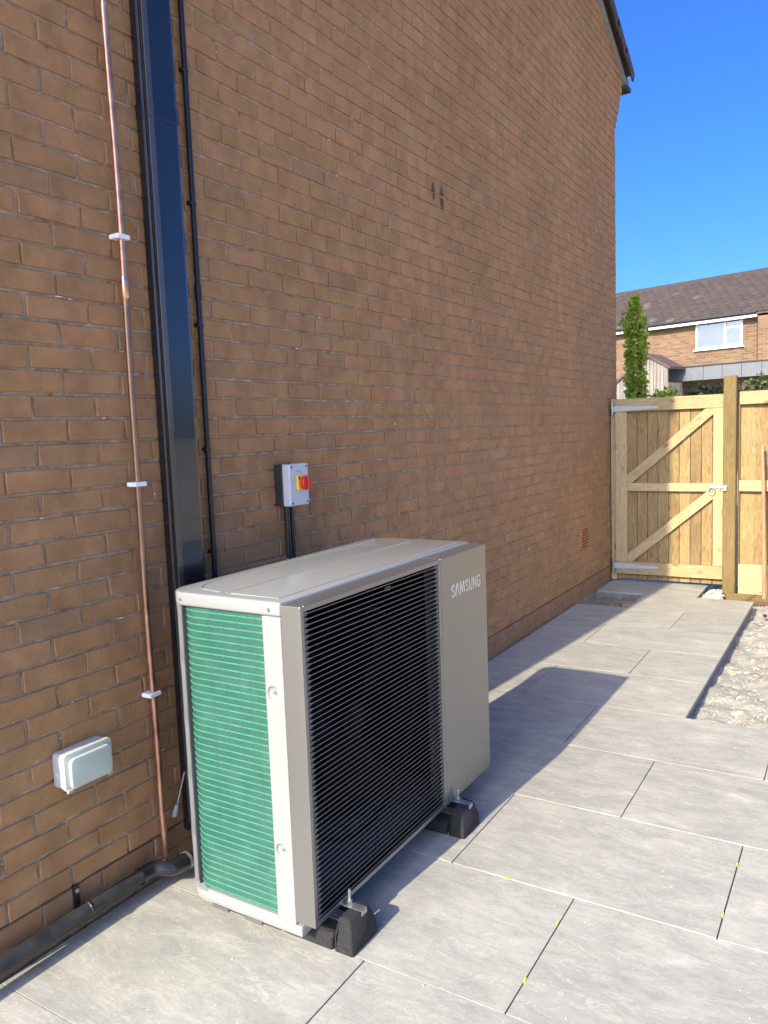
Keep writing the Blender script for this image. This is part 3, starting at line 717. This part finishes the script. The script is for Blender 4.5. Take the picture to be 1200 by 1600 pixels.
# lettering
def strokes(lines, w):
    mb = MB()
    for ln in lines:
        for i, (a, b) in enumerate(zip(ln, ln[1:])):
            a, b = Vector(a), Vector(b); t = (b-a).normalized(); nn = Vector((-t.y, t.x))*w/2; e = t*w*.28
            q = [a-e+nn, b+e+nn, b+e-nn, a-e-nn]
            mb.prism([(p.x, p.y) for p in q], XY('x'), XF+.0002+.00005*i, XF+.0022+.00005*i)
    return mb
LET = {'S': [[(.92,.80),(.80,.95),(.5,1),(.2,.95),(.08,.78),(.2,.62),(.8,.40),(.92,.22),(.8,.05),(.5,0),(.2,.05),(.08,.2)]],
 'A': [[(0,0),(.5,1),(1,0)]], 'M': [[(0,0),(.14,1),(.5,.12),(.86,1),(1,0)]], 'U': [[(.08,1),(.08,.25),(.22,.04),(.5,0),(.78,.04),(.92,.25),(.92,1)]],
 'N': [[(.05,0),(.05,1),(.95,0),(.95,1)]], 'G': [[(.92,.80),(.78,.95),(.5,1),(.22,.95),(.07,.75),(.07,.25),(.22,.05),(.5,0),(.78,.05),(.93,.25),(.93,.48),(.55,.48)]]}
yc = .305; LH = .047
for ch, w in zip('SAMSUNG', (.026,.030,.036,.026,.027,.029,.028)):
    strokes([[(yc+w*a, .917+LH*b) for a, b in ln] for ln in LET[ch]], .0052).obj('letter', M['logo'], hp)
    yc += w+.0105

# rubber feet under the unit
def foot(yc, label):
    f = empty('rubber_foot', (.5, yc, 0), label, 'foot', 'rubber feet under the heat pump')
    w = .092
    def pr(y, z): return (y, z)
    def block(x0, x1, zt, wt, nm):
        b = MB(); b.prism([(yc-w, 0), (yc+w, 0), (yc+w, .03), (yc+wt, zt), (yc-wt, zt), (yc-w, .03)], XY('x'), x0, x1); return b.obj(nm, M['rubber'], f, .006)
    block(.60, .790, .050, .078, 'block'); block(.30, .595, .050, .078, 'block')
    b = MB(); zt = .104
    b.prism([(.797, 0), (.866, 0), (.864, .045), (.852, .095), (.842, zt), (.806, zt), (.800, .05)], XY('y'), yc-w, yc+w-.04)
    o = b.obj('end_block', M['rubber'], f, .012, True, seg=3)
    for v in o.data.vertices:
        if v.co.z > .06: v.co.y = yc-.02+(v.co.y-yc+.02)*(1-.30*(v.co.z-.06)/.045)
    MB().box(.32, .800, yc-.022, yc+.022, .0505, .0545).obj('rail', M['zinc'], f)
    MB().box(.77, .856, yc-.018, yc+.010, .1045, .1065).obj('rail_bracket', M['zinc'], f)
    MB().box(.8535, .856, yc-.018, yc+.010, .090, .1047).obj('bracket_lip', M['zinc'], f)
    MB().tube([(.795, yc+.005, .1075), (.795, yc+.005, .150)], .005, 8).obj('bolt', M['zinc'], f)
    MB().tube([(.795, yc+.005, .1077), (.795, yc+.005, .116)], .010, 6).obj('nut', M['zinc'], f)
    MB().tube([(.74, yc, .0546), (.74, yc, .0558)], .009, 6).obj('nut', M['zinc'], f)
foot(-.492, 'black rubber foot under the green coil end of the heat pump'); foot(.278, 'black rubber foot under the plain lettered end of the heat pump')
# insulated hose arching behind the unit
hs = empty('insulated_hose', (.2, .8, 0), 'black insulated hose looping behind the heat pump to the wall', 'hose')
MB().tube([(.29,.52,.40),(.235,.66,.46),(.20,.80,.47),(.16,.90,.42),(.10,.94,.36),(.02,.95,.34),(-.02,.95,.34)], .026, 12).obj('hose', M['matt_black'], hs, smooth=True)

# ------------------------------------------------------------------ gate, posts, fence
YG = 5.352
gate = empty('garden_gate', (.55, YG, 0), 'new pale timber gate with two diagonal braces beside the brick wall', 'gate')
RX = (0, math.pi/2, 0)
plank('stile', gate, (.116, YG, .937), 1.462, .112, .045, M['pine']); plank('stile', gate, (.998, YG, .937), 1.462, .088, .045, M['pine'])
for z, h in ((1.731, .122), (.143, .122)): plank('rail', gate, (.551, YG, z), .982, h, .045, M['pine'], RX)
plank('rail', gate, (.563, YG+.001, .94), .780, .078, .043, M['pine'], RX)
for (xa, za), (xb, zb) in (((.185, 1.01), (.935, 1.655)), ((.185, .235), (.935, .875))):
    L = math.hypot(xb-xa, zb-za)+.05; an = math.atan2(xb-xa, zb-za)
    plank('brace', gate, ((xa+xb)/2, YG+.004, (za+zb)/2), L, .088, .036, M['pine'], (0, an, 0))
bw = .979/10
for i in range(10): plank('board', gate, (.062+bw*(i+.5), YG+.033+.0006*(i % 2), .9), 1.75, bw-.004, .018, M['board'])
def strap(z, nm):
    b = MB(); b.prism([(.03, z-.028), (.10, z-.028), (.46, z-.010), (.47, z), (.46, z+.010), (.10, z+.028), (.03, z+.028)], XY('y'), YG-.030, YG-.024)
    h = b.obj('hinge', M['socket_side'], gate, .001)
    MB().tube([(.036, YG-.034, z-.06), (.036, YG-.034, z+.06)], .010, 10).obj('hinge_pin', M['zinc'], h, smooth=True)
    for x in (.14, .27, .40): MB().tube([(x, YG-.030, z), (x, YG-.034, z)], .007, 8).obj('bolt', M['zinc'], h)
strap(1.70, 'a'); strap(.16, 'b')
lt = MB(); lt.box(.925, .965, YG-.032, YG-.0235, .925, .965); lo = lt.obj('latch', M['zinc'], gate, .003)
MB().tube([(.947+.030*math.sin(t), YG-.042, .908+.033*math.cos(t)) for t in [i*math.pi/12 for i in range(25)]], .0042, 8, False).obj('ring_handle', M['zinc'], lo, smooth=True)
MB().box(.965, 1.05, YG-.034, YG-.026, .936, .952).obj('latch_bar', M['zinc'], lo, .001)
MB().box(1.005, 1.022, YG-.040, YG-.025, .922, .968).obj('bar_keep', M['zinc'], lo, .001)
hpst = empty('hinge_post', (.03, 5.41, 0), 'slim timber post fixed to the brick wall that the gate hangs from', 'post')
plank('post', hpst, (.034, 5.405, .905), 1.79, .052, .075, M['pine'])
gp = empty('gate_post', (1.102, 5.29, 0), 'tall square treated timber post between the gate and the fence', 'post')
plank('post', gp, (1.102, 5.305, .90), 2.10, .108, .10, M['post'], bevel=.006)
MB().box(1.05, 1.085, 5.235, 5.254, .918, .966).obj('latch_keep', M['zinc'], gp, .002)
fe = empty('garden_fence', (2.1, 5.4, 0), 'close-boarded new timber fence panel right of the tall gate post', 'fence')
for z, h, t in ((1.748, .115, .045), (.955, .10, .04)): plank('rail', fe, (2.09, 5.375, z), 1.84, h, t, M['pine'], RX)
plank('gravel_board', fe, (2.09, 5.372, .082), 1.84, .30, .03, M['pine'], RX)
plank('end_stile', fe, (1.167, 5.40, .90), 1.76, .018, .06, M['post'])
for i in range(16): plank('board', fe, (1.235+.112*i, 5.415+.006*(i % 2), 1.0), 1.58, .122, .014, M['board'], (0, 0, .05))
fp2 = empty('fence_post', (3.07, 5.4, 0), 'square treated timber post at the far end of the fence panel', 'post'); plank('post', fp2, (3.07, 5.39, .90), 2.0, .10, .10, M['post'])
ed = empty('edging_board', (1.6, 5.1, 0), 'flat timber edging board lying on the dirt in front of the fence', 'board'); plank('board', ed, (1.95, 5.14, -.045), 1.7, .09, .035, M['post'], (0, math.pi/2, 0), .004)
# rake leaning on the fence
rk = empty('garden_rake', (1.4, 5.15, 0), 'wooden handled rake leaning upright against the fence', 'rake')
MB().tube([(1.412,5.13,-.03),(1.405,5.16,.3),(1.385,5.24,.9),(1.365,5.30,1.33)], [.017,.0175,.016,.014], 12).obj('handle', M['handle'], rk, smooth=True)
for s in (-1, 1): MB().tube([(1.410,5.135,.035),(1.41+s*.06,5.10,.02),(1.41+s*.16,5.07,-.05)], .003, 6).obj('brace', M['twig'], rk)
hd = MB(); hd.box(1.25, 1.57, 5.055, 5.075, -.072, -.045); hd.obj('head', M['twig'], rk)
for i in range(12): MB().tube([(1.26+i*.027,5.065,-.06),(1.26+i*.027,5.03,-.085)], [.004,.002], 5).obj('tine', M['twig'], rk)
# loose block in the unfilled corner of the path, small stone on the dirt
lb = MB(); lb.box(-.062, .062, -.05, .05, -.03, .035); lo_ = lb.obj('stone_block', M['stone'], None, .008, loc=(.38, 4.52, -.055), rot=(.02,.03,.5)); tag(lo_, 'buff stone block lying in the unpaved corner by the wall', 'block')
pb = MB(); lump(pb, (0,0,0), .022); po = pb.obj('dark_pebble', M['charcoal'], None, loc=(1.47, 4.62, -.06)); tag(po, 'dark pebble lying on the pale dirt near the fence', 'pebble')

# ------------------------------------------------------------------ plants beyond the fence
def leaves(mb, c, n, size, shape):
    for _ in range(n):
        p = Vector(c)+Vector(shape()); s = size*random.uniform(.6, 1.3)
        a = Vector((random.gauss(0,1), random.gauss(0,1), random.gauss(0,.7)-.3)).normalized(); nrm = Vector((random.gauss(0,.6), random.gauss(-1.1,.6), random.gauss(.7,.6)))
        b = a.cross(nrm).normalized(); t = random.random()
        mb.add([p, p+a*s*.5+b*s*.38, p+a*s, p+a*s*.5-b*s*.38], [(0,1,2,3)], t)
iv = empty('ivy_column', (-.42, 8.32, 0), 'tall narrow column of bright green ivy rising behind the gate', 'ivy')
MB().tube([(-.42,8.32,-.2),(-.42,8.32,1.5),(-.43,8.32,2.9)], [.05,.045,.03], 8).obj('trunk', M['twig'], iv)
lv = MB()
def ivs():
    t = random.random(); z = .4+2.8*t
    w = .108*(1 if t < .85 else (1-.7*(t-.85)/.15))*(1+.55*noise.noise((0, 0, z*3.3)))
    a = random.uniform(0, 6.28); r = w*random.uniform(.7, 1.25); sx = .05*math.sin(z*2.1)-(.09*max(0, t-.8)/.2)
    return (sx+r*math.cos(a), r*math.sin(a), z)
leaves(lv, (-.42, 8.32, 0), 4000, .062, ivs)
for _ in range(60):
    z = random.uniform(2.2, 3.1); leaves(lv, (-.60+random.gauss(0,.03), 8.3, z), 3, .05, lambda: (random.gauss(0,.03), random.gauss(0,.03), random.gauss(0,.04))) if z > 2.85 and z < 3.0 else None
lv.obj('crown', M['leaf'], iv)
def shrub(x, y, zt, rx, n, label, mat='shrub', zb=1.2, stems=6, size=.06):
    s = empty('shrub', (x, y, 0), label, 'shrub', 'shrubs behind the fence')
    st = MB()
    for k in range(stems):
        a = random.uniform(-1, 1)*rx; st.tube([(x+a*.2, y, -.15), (x+a*.6, y+random.gauss(0,.05), zt*.6), (x+a, y+random.gauss(0,.08), zt*random.uniform(.93, 1.06))], [.010,.007,.003], 5)
    st.obj('trunk', M['twig'], s)
    mb = MB()
    def sh():
        t = random.random()**.6; a = random.uniform(0, 6.28); r = rx*(.5+.6*random.random())*(1-.45*t)
        h = zb+(zt-zb)*t*(1+.12*noise.noise((x*5+3*math.cos(a), y, 2)))
        return (r*math.cos(a), .6*r*math.sin(a), h)
    leaves(mb, (x, y, 0), n, size, sh); mb.obj('crown', M[mat], s)
for x, y, zt, rx, n, lab, mt in ((.02, 7.7, 1.93, .24, 700, 'low yellow green bush between the ivy column and the dark hedge', 'leaf'),
    (.42, 7.9, 1.98, .26, 600, 'dark leafy shrub just right of the low yellow green bush', 'shrub'), (.72, 8.0, 1.96, .30, 700, 'dark broad shrub with a bare reddish stalk behind the gate top', 'shrub'),
    (1.02, 7.8, 2.03, .18, 380, 'dark upright shrub tight behind the tall gate post', 'shrub'), (1.72, 7.9, 2.05, .22, 300, 'slender dark shrub showing above the fence panel', 'shrub'), (1.32, 8.1, 1.95, .22, 400, 'low dark shrub behind the fence next to the post', 'shrub')):
    shrub(x, y, zt, rx, n, lab, mt)

# ------------------------------------------------------------------ neighbouring house far behind
FO = Vector((-1.931, 25.194)); FU = Vector((.9646, -.2639)); FN = Vector((-.2639, -.9646))
def fp3(s, d, z): q = FO+FU*s+FN*d; return (q.x, q.y, z)
FF = {'d': lambda p, q, h: fp3(p, h, q), 's': lambda p, q, h: fp3(h, p, q)}
nb = empty('neighbour_house', (FO.x, FO.y, 0), 'distant orange brick house with a brown tiled roof and white window', 'house')
def uvobj(mb, name, mat, parent):
    o = mb.obj(name, mat, parent); uv = o.data.uv_layers.new(name='uv')
    for p in o.data.polygons:
        for li in p.loop_indices:
            co = o.data.vertices[o.data.loops[li].vertex_index].co; r_ = Vector((co.x, co.y))-FO
            s_ = r_.dot(FU) if abs(p.normal.xy.dot(FN)) > .5 else r_.dot(FN); uv.data[li].uv = (s_, co.z)
    return o
def fbox(mb, s0, s1, d0, d1, z0, z1): mb.prism([(s0, z0), (s1, z0), (s1, z1), (s0, z1)], FF['d'], d0, d1); return mb
w = MB(); fbox(w, -11, 1.27, -6, 0, -.2, 4.72); uvobj(w, 'wall', M['farbrick'], nb)
w = MB(); fbox(w, 1.275, 8, -6, .24, -.2, 4.66); uvobj(w, 'wing_wall', M['farbrick'], nb)
MB().tube([fp3(1.22, .05, 0), fp3(1.22, .05, 4.6)], .04, 8).obj('downpipe', M['gutter'], nb)
rf = MB(); rf.prism([(.30, 4.72), (-3.4, 6.52), (-7.1, 4.72), (-7.1, 4.82), (-3.4, 6.62), (.30, 4.82)], FF['s'], -11.3, 8.2)
rfo = rf.obj('roof', M['tile'], nb)
tl = MB(); pit_ = math.atan2(1.8, 3.7); nrow = 16; nt = 62
for r_ in range(nrow):
    for c in range(nt):
        s0 = -11.3+19.5*c/nt+(.0 if r_ % 2 else .15)
        a0 = r_/nrow; a1 = (r_+1)/nrow+.012
        d0, z0 = .34-3.74*a0, 4.80+1.82*a0; d1, z1 = .34-3.74*a1, 4.80+1.82*a1
        lift = .045+random.uniform(0, .012)
        v = [fp3(s0+.005, d0, z0+lift), fp3(s0+.15, d0, z0+lift+.035), fp3(s0+.305, d0, z0+lift), fp3(s0+.005, d1, z1+.015), fp3(s0+.15, d1, z1+.045), fp3(s0+.305, d1, z1+.015), fp3(s0+.005, d0, z0), fp3(s0+.305, d0, z0)]
        tl.add(v, [(0,1,4,3), (1,2,5,4), (6,7,2,1,0)], random.random())
m_t, n_, l_, b_ = new_mat('weathered_tile'); at_ = N(n_, 'ShaderNodeAttribute', attribute_name='tint')
rr_ = ramp(n_, [(0, (.050,.037,.034)), (.5, (.058,.042,.039)), (.95, (.068,.05,.045)), (1, (.11,.095,.082))]); l_.new(at_.outputs['Fac'], rr_.inputs[0]); l_.new(rr_.outputs[0], b_.inputs['Base Color']); b_.inputs['Roughness'].default_value=.9
tag(tl.obj('tiles', m_t, rfo), kind='stuff')
for k in range(40):
    s0 = -11.3+.49*k; MB().tube([fp3(s0, -3.4, 6.60), fp3(s0+.48, -3.4, 6.60)], .12, 8).obj('ridge_tile', m_t, rfo)
    if s0 > 8: break
f_ = MB(); fbox(f_, -11.3, 1.26, .255, .28, 4.64, 4.78); f_.obj('fascia', M['upvc'], nb)
f_ = MB(); fbox(f_, -11.3, 1.26, .285, .37, 4.765, 4.83); f_.obj('gutter', M['gutter'], nb)
def window(s0, s1, z0, z1, mull):
    fr_ = MB(); t = .065
    for a, b, c, d in ((s0, s1, z0, z0+t), (s0, s1, z1-t, z1), (s0, s0+t, z0+t, z1-t), (s1-t, s1, z0+t, z1-t), (mull-t/2, mull+t/2, z0+t, z1-t)): fbox(fr_, a, b, -.02, .035, c, d)
    fbox(fr_, mull+t/2, s1-t, -.02, .033, z1-.30, z1-.25)
    wo = fr_.obj('window', M['upvc'], nb)
    for a, b, c, d in ((s0+t, mull-t/2, z0+t, z1-t), (mull+t/2, s1-t, z0+t, z1-.30), (mull+t/2, s1-t, z1-.25, z1-t)):
        gl = MB(); fbox(gl, a, b, .004, .010, c, d); gl.obj('pane', M['glasswin'], wo)
    cu = MB(); nn = 22
    for k in range(nn):
        a = s0+t+(s1-s0-2*t)*k/nn; b = s0+t+(s1-s0-2*t)*(k+1)/nn
        fbox(cu, a, b, -.018+.012*(k % 2), -.016+.012*(k % 2), z0+t, z1-t)
    cu.obj('curtain', M['curtain'], wo)
    si = MB(); fbox(si, s0-.05, s1+.05, -.02, .09, z0-.05, z0-.002); si.obj('sill', M['upvc'], wo)
gm, gn, gl_, gb = new_mat('clear_glass'); 
gt = gn.new('ShaderNodeBsdfTransparent'); gg = gn.new('ShaderNodeBsdfGlossy'); gg.inputs['Roughness'].default_value=.03; gx = gn.new('ShaderNodeMixShader'); gx.inputs[0].default_value=.25
gt.inputs['Color'].default_value=(.86,.93,.95,1)
gl_.new(gt.outputs[0], gx.inputs[1]); gl_.new(gg.outputs[0], gx.inputs[2]); gl_.new(gx.outputs[0], gn['Material Output'].inputs[0]); M['glasswin'] = gm
window(-.79, .73, 3.84, 4.72, .18)
window(-6.2, -4.7, 3.84, 4.72, -5.2)
# grey canopy band with panels along the front
cn = empty('canopy', (*fp3(1, 1, 0)[:2], 2.7), 'grey flat canopy with a row of square front panels on the distant house', 'canopy')
b = MB(); fbox(b, -1.28, 6, .01, .93, 2.82, 3.20); b.obj('body', M['lead'], cn)
for k in range(12):
    s0 = -1.28+.595*k; b = MB(); b.prism([(.96, 2.80), (.935, 3.23), (.97, 3.23), (.995, 2.80)], FF['s'], s0+.008, s0+.587); b.obj('panel', M['lead'], cn)
b = MB(); fbox(b, -1.30, 6, .93, 1.0, 3.232, 3.262); b.obj('capping', M['gutter'], cn)
for s0 in (-1.2, 1.0, 3.0): b = MB(); fbox(b, s0, s0+.09, .6, .69, -.2, 2.82); b.obj('post', M['twig'], cn)
b = MB(); fbox(b, -.9, .5, -.02, .03, 1.0, 2.3); b.obj('lower_window', M['glass'], nb); b = MB(); fbox(b, -1.0, .6, .031, .05, 2.3, 2.42); b.obj('lower_frame', M['upvc'], nb)
# weathered timber gable of an outbuilding
sh = empty('timber_shed', (*fp3(-2.6, 2, 0)[:2], 0), 'weathered grey timber shed gable with a brown verge below the distant house', 'shed')
L0, PK, R0 = (-2.53, 2.83), (-1.45, 3.62), (-.73, 3.21)
def top(s): return L0[1]+(s-L0[0])*(PK[1]-L0[1])/(PK[0]-L0[0]) if s < PK[0] else PK[1]+(s-PK[0])*(R0[1]-PK[1])/(R0[0]-PK[0])
k = 0; s0 = L0[0]
while s0 < R0[0]-.02:
    s1 = min(s0+.118, R0[0]); b = MB(); b.prism([(s0, -.2), (s1-.02, -.2), (s1-.02, top(s1-.02)), (s0, top(s0))], FF['d'], 1.98+.006*(k % 2), 2.0+.006*(k % 2)); b.obj('board', M['grey_wood'], sh); s0 = s1; k += 1
b = MB(); b.prism([(L0[0]-.1, L0[1]-.07), (PK[0], PK[1]), (R0[0]+.08, R0[1]-.045), (R0[0]+.08, R0[1]+.035), (PK[0], PK[1]+.08), (L0[0]-.1, L0[1]+.01)], FF['d'], 1.06, 2.08); b.obj('roof', M['tile'], sh)
b = MB(); fbox(b, L0[0]+.01, R0[0]-.01, 1.06, 1.975, -.2, 2.75); b.obj('body', M['grey_wood'], sh)
